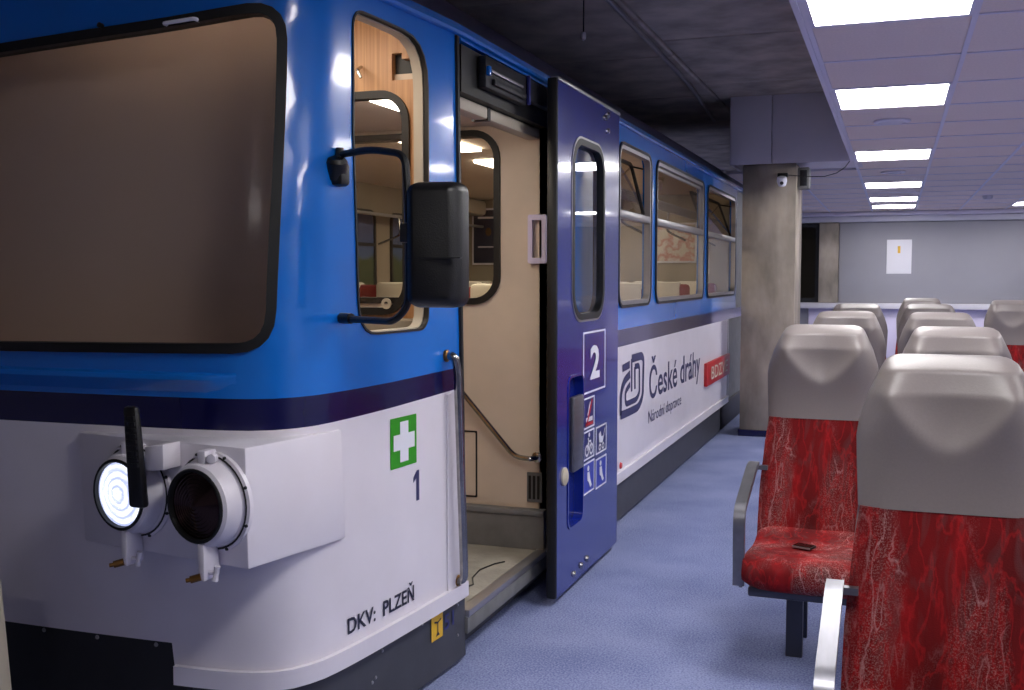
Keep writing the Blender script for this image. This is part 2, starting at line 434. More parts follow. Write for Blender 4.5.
for c in range(10): box(bm, X0+TX*c-.011, X0+TX*c+.011, YN+.001, YB-.31, HS-.002, HS+.03)
for c in (-1, -2): box(bm, X0+TX*c-.011, X0+TX*c+.011, 10.31, YB-.31, HS-.002, HS+.03)
for r in range(r0, r1): box(bm, X0+.012, XR-.01, Y0+TY*r-.009, Y0+TY*r+.009, HS-.0015, HS+.03)
for r in range(9, r1): box(bm, X0-2*TX, X0-.012, Y0+TY*r-.009, Y0+TY*r+.009, HS-.0015, HS+.03)
g = finish(bm, 'ceiling_grid', 'grid', sus)
bx('edge_profile', 'grid', sus, -.385, -.362, YN+.001, 9.67, HS-.004, HS+.06)
bx('fascia', 'bulk', sus, -.384, -.364, YN+.001, 9.67, HS+.061, HC+.055)
names = {0: 'large square ceiling light panel nearest above the camera', 3: 'second ceiling light panel, above the nearest grey headrests', 7: 'third ceiling light panel receding along the tile row',
         11: 'fourth ceiling light panel in the receding row', 14: 'fifth ceiling light panel in the receding row, small', 16: 'farthest ceiling light panel of the row before the back wall'}
pr = None
for (c, r) in sorted(lights):
    cx, cy = X0+TX*(c+.5), Y0+TY*(r+.5)
    lab = names.get(r) if c == 0 else ('ceiling light panel at right edge beside the smoke detector' if (c, r) == (3, 16) else None)
    o = root('ceiling_light', lab or 'unseen added ceiling light panel %s, %s' % ({0: 'in the row above the camera', 3: 'right of the camera', 6: 'near the right wall'}[c], {-3: 'overhead', -2: 'overhead', 2: 'near the seats', 6: 'half way to the back wall', 8: 'half way to the back wall'}[r]), 'ceiling light', (cx, cy, HS), 'ceiling light panels in the tiled ceiling')
    if pr is None:
        b1 = bmesh.new(); box(b1, -TX/2+.02, TX/2-.02, -TY/2+.02, TY/2-.02, 0.002, .02); p1 = finish(b1, 'diffuser', 'panel', None)
        p2 = sheet('frame', rr(-TX/2+.01, -TY/2+.01, TX/2-.01, TY/2-.01, .005, 1), [rr(-TX/2+.026, -TY/2+.026, TX/2-.026, TY/2-.026, .003, 1)], lambda x, y, o_: (x, y, -o_), 'grid', None, .03, off=.002)
        pr = (p1.data, p2.data); bpy.data.objects.remove(p1); bpy.data.objects.remove(p2)
    for nm, me in zip(('diffuser', 'frame'), pr):
        q = bpy.data.objects.new(nm, me); C.objects.link(q); q.parent = o

# ================================================================== RAILCAR
car = root('railcar', 'blue and white railcar with navy stripe and open side door beside the seats', 'train', (-1.8, 6, 0))
CP = [(-1.49, 3.56), (-1.50, 3.4), (-1.525, 3.1), (-1.545, 2.9), (-1.565, 2.75), (-1.585, 2.66), (-1.63, 2.575), (-1.70, 2.53), (-1.80, 2.507), (-2.0, 2.49), (-2.4, 2.477), (-2.95, 2.475)]
def dense(cp, n=12):
    P = [np.array(p) for p in cp]; P = [2*P[0]-P[1]]+P+[2*P[-1]-P[-2]]; o = []
    for i in range(1, len(P)-2):
        a, b, c, e = P[i-1:i+3]
        for k in range(n):
            t = k/n; o.append(.5*((2*b)+(-a+c)*t+(2*a-5*b+4*c-e)*t*t+(-a+3*b-3*c+e)*t**3))
    o.append(P[-2]); return np.array(o)
DN = dense(CP)
DN = np.vstack([DN, [(-5.9-x, y) for x, y in DN[::-1][1:]]])
SN = np.concatenate([[0], np.cumsum(np.linalg.norm(np.diff(DN, axis=0), axis=1))])
NL = float(SN[-1])
def n2(u, z):
    s = min(max(-u, 0), NL); x = float(np.interp(s, SN, DN[:, 0])); y = float(np.interp(s, SN, DN[:, 1]))
    if u > 0: y += u
    k = max(0, min(1, (z-1.2)/1.0)); w_ = max(0, min(1, (3.1-y)/.5)); return x, y+.08*k*k*(3-2*k)*w_*w_*(3-2*w_)
def nose(u, z, off=0):
    x, y = n2(u, z); xa, ya = n2(u+.012, z); xb, yb = n2(u-.012, z)
    tx, ty = xa-xb, ya-yb; l = math.hypot(tx, ty) or 1
    return (x+ty/l*off, y-tx/l*off, z)
XS = -1.49
def side(y, z, off=0): return (XS+off, y, z)
def yplane(Y): return lambda x, z, off=0: (x, Y-off, z)
def zb(u): return float(np.interp(u, [-NL, -1.0, -.55, 0], [1.008, 1.014, 1.024, 1.045]))
def zt(u): return float(np.interp(u, [-NL, -1.0, -.55, 0], [1.102, 1.105, 1.108, 1.122]))
us = [-NL+.001, -3, -2, -1.4, -1.1, -.9, -.7, -.5, -.3, -.001]
screen = roundpoly([(-2.235, 1.222), (-1.024, 1.235), (-1.022, 1.7), (-1.022, 2.235), (-1.35, 2.20), (-2.235, 2.155)], [.05, .12, .01, .11, .3, .05])
screen_b = [(-NL-x, z) for x, z in screen][::-1]
cabwin = roundpoly([(-.690, 1.268), (-.262, 1.268), (-.258, 1.7), (-.258, 2.25), (-.752, 2.262), (-.745, 1.9), (-.715, 1.6)], [.10, .07, .01, .16, .07, .02, .02])
outer = [(0, .262), (-.055, 2.32), (-NL, 2.32), (-NL, .38), (-1.358, .38), (-1.345, .262)]
gu = list(-np.linspace(.02, NL-.02, 120)); gz = [.35, .5, .65, .8, .95, 1.06, 1.2, 1.3, 1.4, 1.5, 1.6, 1.7, 1.8, 1.9, 2.0, 2.1, 2.2, 2.27]
ns = sheet('nose_shell', outer, [screen, screen_b, cabwin], nose, ['blue', 'navy', 'white', 'inner'], car, .045,
      matfn=lambda u, z: 0 if z > zt(u) else (1 if z > zb(u) else 2), lines=[[(u, zb(u)) for u in us], [(u, zt(u)) for u in us]], gu=gu, gz=gz, step=.06, backmat=3)
# body side
def bandm(y, z): return 0 if z > 1.145 else (1 if z > 1.046 else 2)
W = [(5.86, 6.69), (6.86, 8.68), (8.87, 10.50)]
wz0, wz1 = 1.283, 2.215
holes = [rr(a, wz0, b, wz1, .09) for a, b in W]
dop = [(3.56, .19), (4.62, .19), (4.62, 2.31), (3.56, 2.31)]
sheet('side_shell', [(4.60, .262), (10.1, .262), (10.1, 1.046), (10.1, 1.145), (10.62, 1.145), (10.62, 2.32), (4.60, 2.32)], holes, side, ['blue', 'navy', 'white', 'inner'], car, .05,
      matfn=bandm, lines=[[(4.6001, 1.046), (10.0999, 1.046)], [(4.6001, 1.145), (10.0999, 1.145)]], backmat=3)
bx('door_header', 'blue', car, XS-.05, XS, 3.555, 4.605, 2.302, 2.322)
# lips at the bottom of the white panels
sheet('lower_lip', [(.012, .262), (.010, .318), (-1.343, .318), (-1.343, .262)], [], nose, 'white', car, .016, off=.018, step=.05)
sheet('lower_lip', [(5.2, .258), (10.1, .258), (10.1, .318), (5.2, .318)], [], side, 'white', car, .018, off=.018)
bx('lip_joint', 'skirt', car, -1.546, -1.5415, 2.875, 2.882, .262, .318) if False else None
# skirts
sheet('front_skirt', [(-1.30, .02), (-1.30, .40), (-NL+.03, .40), (-NL+.03, .02)], [], nose, 'skirtd', car, .02, off=-.012, step=.08)
sheet('cab_skirt', [(.045, .02), (.038, .30), (-1.298, .30), (-1.298, .02)], [], nose, 'skirt', car, .02, off=-.01, step=.05)
sheet('side_skirt', [(4.66, .02), (9.75, .02), (10.1, .262), (4.66, .262)], [], side, 'skirt', car, .02, off=-.012)
for u in [-1.42, -1.63, -1.83, -2.02, -2.2]:
    bm = bmesh.new(); lathe(bm, [(0, .004), (.006, .003), (.007, 0)], nose(u, .365, -.011), Vector(nose(u, .365, 1))-Vector(nose(u, .365, 0)), 8); finish(bm, 'skirt_screw', 'alu', car)
for u, z in [(-.03, .235), (-.03, .12), (-.3, .245), (-.56, .235), (-.62, .15), (-.60, .16)]:
    bm = bmesh.new(); lathe(bm, [(0, .004), (.005, .003), (.006, 0)], nose(u, z, -.009), Vector(nose(u, z, 1))-Vector(nose(u, z, 0)), 8); finish(bm, 'skirt_screw', 'alu', car)
bm = bmesh.new(); box(bm, -4.36, XS-.06, 2.75, 12, .03, .10); finish(bm, 'underframe', 'skirtd', car)
# dark equipment behind the far end of the skirt
bx('end_equipment', 'black', car, -2.2, XS-.004, 9.80, 11.6, .02, .262, r=.02)
# far end vestibule door, plain grey
sheet('end_door', [(10.11, .27), (11.6, .27), (11.6, 2.31), (10.63, 2.31), (10.63, 1.14), (10.11, 1.14)], [], side, ['stepgrey', 'navy'], car, .04, matfn=lambda y, z: 1 if 1.046 < z < 1.14 else 0, lines=[[(10.111, 1.046), (11.599, 1.046)], [(10.111, 1.1399), (11.599, 1.1399)]], off=-.01)
bx('end_pillar', 'alu', car, XS-.04, XS+.004, 10.11, 10.17, .27, 1.045, r=.006)
bx('far_side', 'inner', car, -4.46, -4.40, 3.56, 12, .262, 2.32)
# roof
def roofring(dn, z):
    k = (1.455-dn)/1.455; o = []
    for x, y in DN:
        yy = y+(.08 if True else 0)*max(0, min(1, (3.1-y)/.5)); o.append((-2.95+(x+2.95)*k, yy+dn*.9*max(0, min(1, (3.7-y)/1.0)), z))
    return [(-2.95+1.46*k, 12, z)]+[(-2.95+1.46*k, 8, z)]+o+[(-2.95-1.46*k, 8, z)]+[(-2.95-1.46*k, 12, z)]
bm = bmesh.new(); rs = []
for dn, z in [(0, 2.318), (0, 2.335), (.012, 2.365), (.05, 2.42), (.14, 2.50), (.3, 2.575), (.6, 2.65), (1.0, 2.70), (1.4, 2.715)]:
    rs.append([bm.verts.new(p) for p in roofring(dn, z)])
for i, (A, B) in enumerate(zip(rs, rs[1:])):
    for k in range(len(A)-1): bm.faces.new((A[k], A[k+1], B[k+1], B[k])).material_index = 0 if i < 2 else 1
bm.faces.new(rs[-1])
finish(bm, 'roof', ['blue', 'roof'], car)
gp = [(XS+.006, 11.5, 2.325), (XS+.006, 5, 2.325)]+[(x+.006*(1 if x > -2.9 else -1), y+.08*max(0, min(1, (3.1-y)/.5))-.004, 2.325) for x, y in DN[:110:4]]
tb('roof_gutter', 'blue', car, gp, .014, n=8)
# bumper rib under the windscreen
rib = [(-NL+1.14, 1.155), (-NL+1.2, 1.172), (-1.17, 1.178), (-1.135, 1.165), (-1.15, 1.145), (-1.22, 1.128), (-NL+1.22, 1.12)]
def ribmap(u, z, off): return nose(u, z, off if off < .004 else off*max(0.1, min(1, (-1.13-u)/.06)))
bm = bmesh.new()
prev = None
for u in list(np.linspace(-1.135, -NL+1.135, 50)):
    k = min(1, (-1.13-u)/.08, (u+NL-1.13)/.08); k = max(k, .05)
    ring = [bm.verts.new(nose(u, 1.178, -.002)), bm.verts.new(nose(u, 1.172, .022*k)), bm.verts.new(nose(u, 1.158, .026*k)), bm.verts.new(nose(u, 1.118+.03*(1-k), -.002))]
    if prev:
        for a in range(3): bm.faces.new((prev[a], prev[a+1], ring[a+1], ring[a]))
    prev = ring
finish(bm, 'front_rib', 'blue', car)

# windscreen: rubber, pane, board
def windscreen(poly, nm):
    r = frame(nm, poly, inset(poly, .028), nose, 'black', car, .010, .05, step=.08)
    sheet('pane', inset(poly, .02), [], nose, 'glassw', r, .004, off=-.012, gu=gu, gz=gz, step=.1)
    return r
ws = windscreen(screen, 'windscreen'); windscreen(screen_b, 'windscreen')
bx('blackout_board', 'screen', car, -4.2, -1.62, 2.80, 2.82, 1.12, 2.27)
bm = bmesh.new()
tube(bm, rounded([nose(-1.385, 2.178, .0), nose(-1.385, 2.178, .025), nose(-1.285, 2.185, .025), nose(-1.285, 2.185, .0)], .008), .006, n=8)
finish(bm, 'wiper_hook', 'vwhite', car)
lathe_ = bmesh.new(); lathe(lathe_, [(0, .015), (.008, .013), (.008, 0)], nose(-1.61, 2.19, .008), (0, -1, .1), 10); finish(lathe_, 'screen_clip', 'black', car)

# cab side window
cw = frame('cab_window', cabwin, inset(cabwin, .007), nose, 'black', car, .005, .018, step=.05)
inn = inset(cabwin, .004)
ci = frame('inner_trim', inn, inset(inn, .007), nose, 'beigeframe', cw, -.0135, .036, step=.05)

# wing mirror
def P(x, z, y=2.80): return (x, y, z)
mir = tb('mirror_arm', 'black', car, rounded([(-1.575, 2.79, 1.812), (-1.42, 2.72, 1.815), (-1.282, 2.66, 1.79), (-1.275, 2.66, 1.60), (-1.275, 2.66, 1.37), (-1.32, 2.66, 1.325), (-1.56, 2.79, 1.325)], .045), .0105, n=10)
bm = bmesh.new(); lathe(bm, [(0, .02), (.012, .02), (.014, -.035), (0, -.035)], (-1.555, 2.78, 1.812), (0, 0, 1), 12)
lathe(bm, [(0, -.01), (.032, 0), (.034, .05), (.025, .062), (0, .062)], (-1.57, 2.78, 1.745), (.25, -.35, 1), 14); box(bm, -1.59, -1.535, 2.755, 2.81, 1.72, 1.79, r=.012)
finish(bm, 'arm_clamp', 'blackp', mir)
bm = bmesh.new(); tube(bm, [(-1.60, 2.80, 1.327), (-1.515, 2.765, 1.327)], .016, n=12); finish(bm, 'arm_clamp', 'blackp', mir)
bm = bmesh.new()
MH0 = rr(-1.272, 1.365, -1.120, 1.712, .03, 5)
def mring(poly, y): return [bm.verts.new((x, y+(x+1.26)*.18, z)) for x, z in poly]
R1 = [mring(MH0, 2.70), mring(MH0, 2.66), mring(inset(MH0, .006), 2.635), mring(inset(MH0, .02), 2.622), mring(inset(MH0, .029), 2.618)]
for A, B in zip(R1, R1[1:]):
    for k in range(len(A)): bm.faces.new((A[k], A[(k+1) % len(A)], B[(k+1) % len(A)], B[k]))
bm.faces.new(R1[-1]); bm.faces.new(R1[0])
finish(bm, 'mirror_housing', 'blackp', mir)
bm = bmesh.new(); box(bm, -1.292, -1.235, 2.635, 2.69, 1.545, 1.60, r=.006); box(bm, -1.262, -1.104, 2.622, 2.64, 1.50, 1.503); finish(bm, 'housing_clamp', 'mech', mir)
bx('mirror_glass', 'chrome', mir, -1.24, -1.12, 2.705, 2.712, 1.40, 1.69) if False else None

# grab rail by the door
gr = tb('grab_rail', 'chrome', car, rounded([nose(-.135, 1.17, 0), nose(-.135, 1.17, .035), nose(-.12, 1.12, .04), nose(-.075, .40, .04), nose(-.065, .345, .035), nose(-.055, .33, 0)], .03), .0155, n=12)
for u, z in ((-.135, 1.17), (-.055, .335)):
    bm = bmesh.new(); lathe(bm, [(.022, 0), (.022, .008), (.014, .014), (0, .014)], nose(u, z, 0), (1, 0, 0), 14); finish(bm, 'rail_flange', 'brass', gr)
sheet('corner_strip', [(-.135, .30), (-.135, 1.03), (-.026, 1.04), (-.006, .30)], [], nose, 'white', car, .006, off=.007, step=.05)
# black edge of door opening
bm = bmesh.new()
hexa(bm, [(XS-.05, 3.555, .32), (XS+.01, 3.555, .32), (XS+.01, 3.575, .32), (XS-.05, 3.575, .32)], [(XS-.05, 3.503, 2.31), (XS+.008, 3.503, 2.31), (XS+.008, 3.523, 2.31), (XS-.05, 3.523, 2.31)], r=.003)
finish(bm, 'door_edge_rubber', 'black', car)

# headlight box
bm = bmesh.new()
hexa(bm, [(-2.245, 2.455, .668), (-1.60, 2.345, .672), (-1.545, 2.775, .66), (-2.205, 2.62, .668)],
         [(-2.258, 2.455, .992), (-1.605, 2.345, .999), (-1.556, 2.775, .992), (-2.215, 2.62, .992)], r=.006)
hb = finish(bm, 'headlight_box', 'white', car)
bm = bmesh.new(); box(bm, -2.195, -1.60, 2.36, 2.362, .99, .992) if False else None
bm.free()
def facey(x): return 2.45+(x+2.205)/.605*(-.105)
nrm = Vector((-.17, -1, -.02)).normalized()
def lamp(x, z, lit, lab):
    base = Vector((x, facey(x), z)); ax = nrm
    bm = bmesh.new()
    lathe(bm, [(.136, -.002), (.137, .012), (.126, .016), (.124, .018), (.119, .022), (.117, .045), (.109, .066), (.1, .072), (.094, .066)], base, ax, 40)
    o = finish(bm, 'headlamp', 'white', car); o['label'] = lab
    b = bmesh.new(); lathe(b, [(.1245, .0165), (.1275, .0195), (.1305, .0165)], base, ax, 40); finish(b, 'gasket', 'black', o)
    b = bmesh.new(); lathe(b, [(.099, .071), (.101, .076), (.098, .079), (.092, .078), (.090, .066)], base, ax, 40); finish(b, 'lens_rim', 'black', o)
    b = bmesh.new(); prof = [(.091, .066)]
    for k in range(1, 9): r = .091*(1-k/9); prof += [(r+.002, .066+.016*(k/9)), (r, .064+.016*(k/9))]
    prof.append((0, .083)); lathe(b, prof, base, ax, 40)
    finish(b, 'lens', litm if lit else 'lampdark', o)
    for k in range(8):
        b = bmesh.new(); a = PI/8+k*PI/4; u = ax.orthogonal().normalized(); v = ax.cross(u); p = base+(u*math.cos(a)+v*math.sin(a))*.1335
        lathe(b, [(0, .018), (.004, .017), (.005, .012)], p, ax, 8); finish(b, 'rim_bolt', 'mech', o)
    # hinge above, toggle clamp below
    b = bmesh.new(); p = base+ax*.03+Vector((.005, 0, .125)); box(b, p.x-.013, p.x+.013, p.y-.03, p.y+.02, p.z-.045, p.z+.02, r=.004)
    lathe(b, [(0, .02), (.013, .018), (.013, 0), (0, 0)], p+Vector((.026, -.01, .0)), (.2, -1, 0), 12); tube(b, [p+Vector((-.04, -.01, -.002)), p+Vector((.03, -.01, 0))], .0035, n=6)
    finish(b, 'hinge', 'white', o)
    b = bmesh.new(); p = base+ax*.03+Vector((0.012, 0, -.135)); box(b, p.x-.011, p.x+.011, p.y-.05, p.y+.02, p.z-.065, p.z+.035, r=.005)
    for sx in (1, -1): tube(b, [p+Vector((.034, -.03, -.045)), p+Vector((.034+.004*sx, -.03, -.045+.02*sx))], [.006, .009], n=8)
    tube(b, [p+Vector((.01, -.03, -.045)), p+Vector((.036, -.03, -.045))], .005, n=8)
    finish(b, 'clamp', 'white', o)
    b = bmesh.new(); tube(b, [p+Vector((.0, -.05, -.052)), p+Vector((-.022, -.065, -.058))], .010, n=10); tube(b, [p+Vector((-.02, -.063, -.058)), p+Vector((-.032, -.07, -.06))], .006, n=8); finish(b, 'clamp_screw', 'brass', o)
    return o
litm = bpy.data.materials.new('lit_lens'); litm.use_nodes = True
nt = litm.node_tree; b = nt.nodes['Principled BSDF']; b.inputs['Roughness'].default_value = .15
tcn = nt.nodes.new('ShaderNodeTexCoord'); wv = nt.nodes.new('ShaderNodeTexWave'); wv.wave_type = 'RINGS'; wv.rings_direction = 'SPHERICAL'; wv.inputs['Scale'].default_value = 14; wv.inputs['Distortion'].default_value = 2.5; wv.inputs['Detail Scale'].default_value = 3
mpn = nt.nodes.new('ShaderNodeMapping'); mpn.inputs['Location'].default_value = (2.02, -2.34, -.846)
nt.links.new(tcn.outputs['Object'], mpn.inputs[0]); nt.links.new(mpn.outputs[0], wv.inputs['Vector'])
rp = nt.nodes.new('ShaderNodeValToRGB'); rp.color_ramp.elements[0].position = .05; rp.color_ramp.elements[0].color = (.42, .48, .8, 1); rp.color_ramp.elements[1].position = .6; rp.color_ramp.elements[1].color = (.8, .85, 1, 1)
nt.links.new(wv.outputs['Fac'], rp.inputs[0]); nt.links.new(rp.outputs[0], b.inputs['Emission Color']); b.inputs['Emission Strength'].default_value = HEADLAMP
lamp(-2.008, .846, True, 'left headlamp, lit bluish white'); lamp(-1.715, .846, False, 'right headlamp, unlit dark lens')

# blue markings on the nose
def decal(name, poly, fmap, m, parent, off=.002, step=None): return sheet(name, poly, [], fmap, m, parent, .001, off=off, step=step)
cr = decal('first_aid_sign', rr(-.517, .822, -.351, .989, .002, 1), nose, 'green', car, off=.0025, step=.03)
cx, cy, a, b_ = -.434, .906, .067, .026
bm = bmesh.new(); cross = [(cx-b_, cy-a), (cx+b_, cy-a), (cx+b_, cy-b_), (cx+a, cy-b_), (cx+a, cy+b_), (cx+b_, cy+b_), (cx+b_, cy+a), (cx-b_, cy+a), (cx-b_, cy+b_), (cx-a, cy+b_), (cx-a, cy-b_), (cx-b_, cy-b_)]
bm.free(); decal('white_cross', cross, nose, 'vwhite', cr, off=.0045)
decal('number_one', [(-.352, .690), (-.334, .690), (-.334, .794), (-.348, .794), (-.372, .772), (-.372, .756), (-.352, .770)], nose, 'vink', car, off=.0025)
text('depot_lettering', 'DKV:  PLZE\u0147', -.765, .352, .392, .068, nose, 'vdark', car, bold=.022)
jk = decal('jacking_sign', rr(-.238, .158, -.155, .248, .002, 1), nose, 'yellow', car, off=-.006, step=.03)
bm = bmesh.new(); stroke(bm, [(-.197, .178), (-.197, .22)], .006, nose, -.003); stroke(bm, [(-.222, .226), (-.197, .219), (-.172, .228)], .006, nose, -.003)
fillpoly(bm, [(-.212, .172), (-.182, .172), (-.197, .188)], nose, -.003); finish(bm, 'jack_symbol', 'vdark', jk, smooth=False)
text('skirt_number', '51', -.142, .172, .075, .056, nose, 'vblue', car, off=-.006, bold=.01)

# saloon side windows
for i, (a, b) in enumerate(W):
    po = rr(a, wz0, b, wz1, .09); fr = frame('side_window', po, inset(po, .028), side, 'alu', car, .008, .04)
    zs = 1.815; frame('window_rubber', inset(po, -.012), inset(po, .004), side, 'black', fr, .012, .012)
    bx('transom', 'alu', fr, XS-.035, XS+.012, a+.034, b-.034, zs-.025, zs+.02, r=.006)
    lo = rr(a+.02, wz0+.02, b-.02, zs-.01, .05); sheet('lower_pane', lo, [], side, 'glass', fr, .004, off=-.02)
    tilt = (.10, 0, .14)[i]
    def hop(y, z, off, zs=zs, tilt=tilt): return (XS-.012+off-tilt*(z-zs)/.38, y, z)
    up = rr(a+.04, zs+.01, b-.04, wz1-.035, .05)
    if tilt:
        sheet('hopper_pane', up, [], hop, 'glassd', fr, .004, off=-.01)
        frame('hopper_frame', up, inset(up, .02), hop, 'mech', fr, 0, .02)
        for yy, sg in ((a+.06, 1), (b-.06, -1)):
            tb('hopper_stay', 'black', fr, [hop(yy, wz1-.06, -.01), (XS-.03, yy+sg*.0, wz1-.08)], .006, n=6)
    else:
        sheet('upper_pane', up, [], hop, 'glassd', fr, .004, off=-.01)
        frame('upper_frame', up, inset(up, .018), hop, 'alu', fr, 0, .02)

# lettering on the side panel
bm = bmesh.new()
def LG(x, y): return (5.93+x*.60, .625+y*.345)
def lst(pts, wd, r=.12):
    q = rounded([(*p, 0) for p in pts], r); stroke(bm, [LG(p.x, p.y) for p in q], wd, side, .0025)
lst([(.02, .05), (.30, 0.04), (.78, .04), (.97, .2), (1.0, .96), (.46, .96)], .05, .16)
lst([(.40, .70), (.16, .62), (.03, .44), (.02, .05)], .05, .12)
lst([(.46, .96), (.47, .38)], .036); lst([(.60, .80), (.61, .40)], .036); lst([(.60, .80), (.80, .80), (.82, .30), (.68, .20), (.22, .20), (.20, .42), (.40, .52)], .036, .08)
lst([(.08, .84), (.38, .87)], .045)
finish(bm, 'monogram', 'vink', car, smooth=False)
text('operator_name', '\u010cesk\u00e9 dr\u00e1hy', 6.70, .585, 1.90, .345, side, 'vink', car, bold=.012)
text('operator_slogan', 'N\u00e1rodn\u00ed dopravce', 6.68, .472, 1.12, .105, side, 'vink', car)
sg = bx('red_sign', 'redsign', car, XS+.001, XS+.03, 8.80, 10.08, .53, .725, r=.006)
text('sign_lettering', 'BDZVE', 9.0, .572, .92, .11, lambda y, z, o: (XS+.03+o, y, z), 'cover', sg, bold=.004)
lathe_ = bmesh.new(); lathe(lathe_, [(0, .012), (.016, .01), (.02, 0)], (XS+.018, 5.875, .36), (1, 0, 0), 14); finish(lathe_, 'side_reflector', 'redvin', car)

# sliding door leaf, slid back and standing out from the side
XD = -1.37
def leafm(y, z, off=0): return (XD+off, y, z)
YD0, YD1 = 4.335, 5.40
dl = sheet('sliding_door', [(YD0, .035), (YD1, .0351), (YD1, 2.30), (YD0, 2.30)], [rr(4.575, 1.27, 5.085, 2.065, .12, 8), rr(4.50, .30, 4.745, 1.0, .05)], leafm, ['door'], car, .045)
po = rr(4.555, 1.25, 5.105, 2.085, .14, 8)
fr = frame('door_window', po, inset(po, .030), leafm, 'black', dl, .006, .055); frame('window_rim', inset(po, -.010), inset(po, .006), leafm, 'alu', fr, .004, .006)
sheet('door_pane', inset(po, .026), [], leafm, 'glass', fr, .005, off=-.012)
rc = rr(4.495, .295, 4.75, 1.005, .055); sheet('handle_recess', rc, [], leafm, 'door', dl, .003, off=-.04)
frame('recess_rim', rc, inset(rc, .012), leafm, 'door', dl, .004, .044)
bx('handle_bar', 'steel', dl, XD-.01, XD+.018, 4.545, 4.70, .56, .905, r=.008)
lathe_ = bmesh.new(); lathe(lathe_, [(.042, 0), (.042, .008), (.03, .014), (0, .014)], (XD+.0, 4.44, .56), (1, 0, 0), 18); finish(lathe_, 'door_lock', 'beigeframe', dl)
bx('door_seal', 'black', dl, XD-.044, XD+.004, YD0-.02, YD0+.004, .035, 2.30, r=.014)
for y, z in ((4.60, .075), (4.72, .085), (4.82, .092), (5.17, 2.262), (5.17, 2.18), (5.12, 2.24)):
    bm = bmesh.new(); lathe(bm, [(0, .012), (.012, .011), (.016, 0)], (XD, y, z), (1, 0, 0), 10); finish(bm, 'door_bolt', 'chrome', dl)
bx('top_rail', 'alu', dl, XD-.03, XD+.006, YD0, YD1, 2.29, 2.305, r=.002)
# class number and pictograms
cl = frame('class_sign', rr(4.74, .893, 5.14, 1.19, .002, 1), rr(4.752, .902, 5.128, 1.181, .002, 1), leafm, 'vwhite', dl, .002, .001)
text('class_number', '2', 4.86, .955, .17, .165, leafm, 'vwhite', cl, bold=.035)
def pict(y0, z0, y1, z1, bg):
    r = decal('pictogram', rr(y0, z0, y1, z1, .002, 1), leafm, bg, dl, off=.0015)
    frame('border', rr(y0, z0, y1, z1, .002, 1), rr(y0+.01, z0+.008, y1-.01, z1-.008, .002, 1), leafm, 'vwhite', r, .003, .001)
    return r, (lambda x, y: (y0+(y1-y0)*x, z0+(z1-z0)*y))
def circ(f, x, y, rx, ry, n=14): return [f(x+rx*math.cos(2*PI*k/n), y+ry*math.sin(2*PI*k/n)) for k in range(n)]
r, f = pict(4.745, .725, 4.935, .875, 'vblue')
bm = bmesh.new(); fillpoly(bm, [f(.2, .22), f(.8, .22), f(.8, .36), f(.2, .36)], leafm, .004); stroke(bm, [f(.35, .42), f(.6, .85)], .012, leafm, .004); finish(bm, 'glyph', 'vwhite', r, smooth=False)
bm = bmesh.new(); stroke(bm, [f(.75, .9), f(.25, .12)], .018, leafm, .005); fillpoly(bm, [f(.15, .1), f(.85, .1), f(.85, .2), f(.15, .2)], leafm, .005); finish(bm, 'glyph', 'redvin', r, smooth=False)
r, f = pict(4.745, .575, 4.935, .715, 'vblue')
bm = bmesh.new()
for x in (.3, .7): stroke(bm, circ(f, x, .32, .15, .17), .011, leafm, .004, closed=True)
stroke(bm, [f(.3, .32), f(.45, .62), f(.65, .6), f(.7, .32)], .011, leafm, .004); stroke(bm, [f(.5, .32), f(.45, .62), f(.4, .75)], .011, leafm, .004); fillpoly(bm, circ(f, .5, .84, .07, .08), leafm, .004)
finish(bm, 'glyph', 'vwhite', r, smooth=False)
r, f = pict(4.965, .572, 5.165, .71, 'vblue')
bm = bmesh.new()
fillpoly(bm, [f(.25, .72), f(.3, .4), f(.6, .34), f(.78, .6), f(.5, .58), f(.42, .8)], leafm, .004)
for x in (.36, .66): stroke(bm, circ(f, x, .22, .09, .09), .010, leafm, .004, closed=True)
stroke(bm, [f(.66, .5), f(.84, .85)], .010, leafm, .004); finish(bm, 'glyph', 'vwhite', r, smooth=False)
for (y0, z0, y1, z1) in ((4.745, .41, 4.94, .562), (4.965, .40, 5.168, .55)):
    r, f = pict(y0, z0, y1, z1, 'vpic'); bm = bmesh.new()
    fillpoly(bm, circ(f, .42, .8, .09, .09), leafm, .004); fillpoly(bm, [f(.33, .68), f(.52, .68), f(.6, .42), f(.74, .2), f(.6, .16), f(.45, .36), f(.34, .42)], leafm, .004); finish(bm, 'glyph', 'vwhite', r, smooth=False)

# vestibule ------------------------------------------------------------------
vest = bx('vestibule_floor', 'floorgrey', car, -4.36, -1.535, 3.52, 4.60, .15, .186)
bx('threshold', 'alu', car, -1.535, -1.484, 3.607, 4.62, .165, .192, r=.004)
bx('step_edge', 'stepgrey', car, -1.53, -1.490, 3.607, 4.64, .10, .164, r=.003)
bx('lower_panel', 'stepgrey', car, -2.9, -1.50, 4.545, 4.585, .187, .345)
bx('step_cover', 'stepgrey', car, -2.9, -1.498, 4.535, 4.592, .345, .372, r=.006)
vw = rr(-3.3, 1.335, -1.745, 2.12, .12, 8)
rw = sheet('vestibule_wall', [(-4.38, .187), (-1.50, .187), (-1.50, 2.298), (-4.38, 2.298)], [vw], yplane(4.60), 'inner', car, .04)
o = frame('vestibule_window', inset(vw, -.014), inset(vw, .016), yplane(4.60), 'black', car, .015, .07)
sheet('window_pane', inset(vw, .01), [], yplane(4.60), 'glass', o, .004, off=-.02)
wf = frame('cover_panel', rr(-2.1, .40, -1.85, .72, .004, 1), rr(-2.092, .408, -1.858, .712, .004, 1), yplane(4.60), 'mech', car, .003, .003)
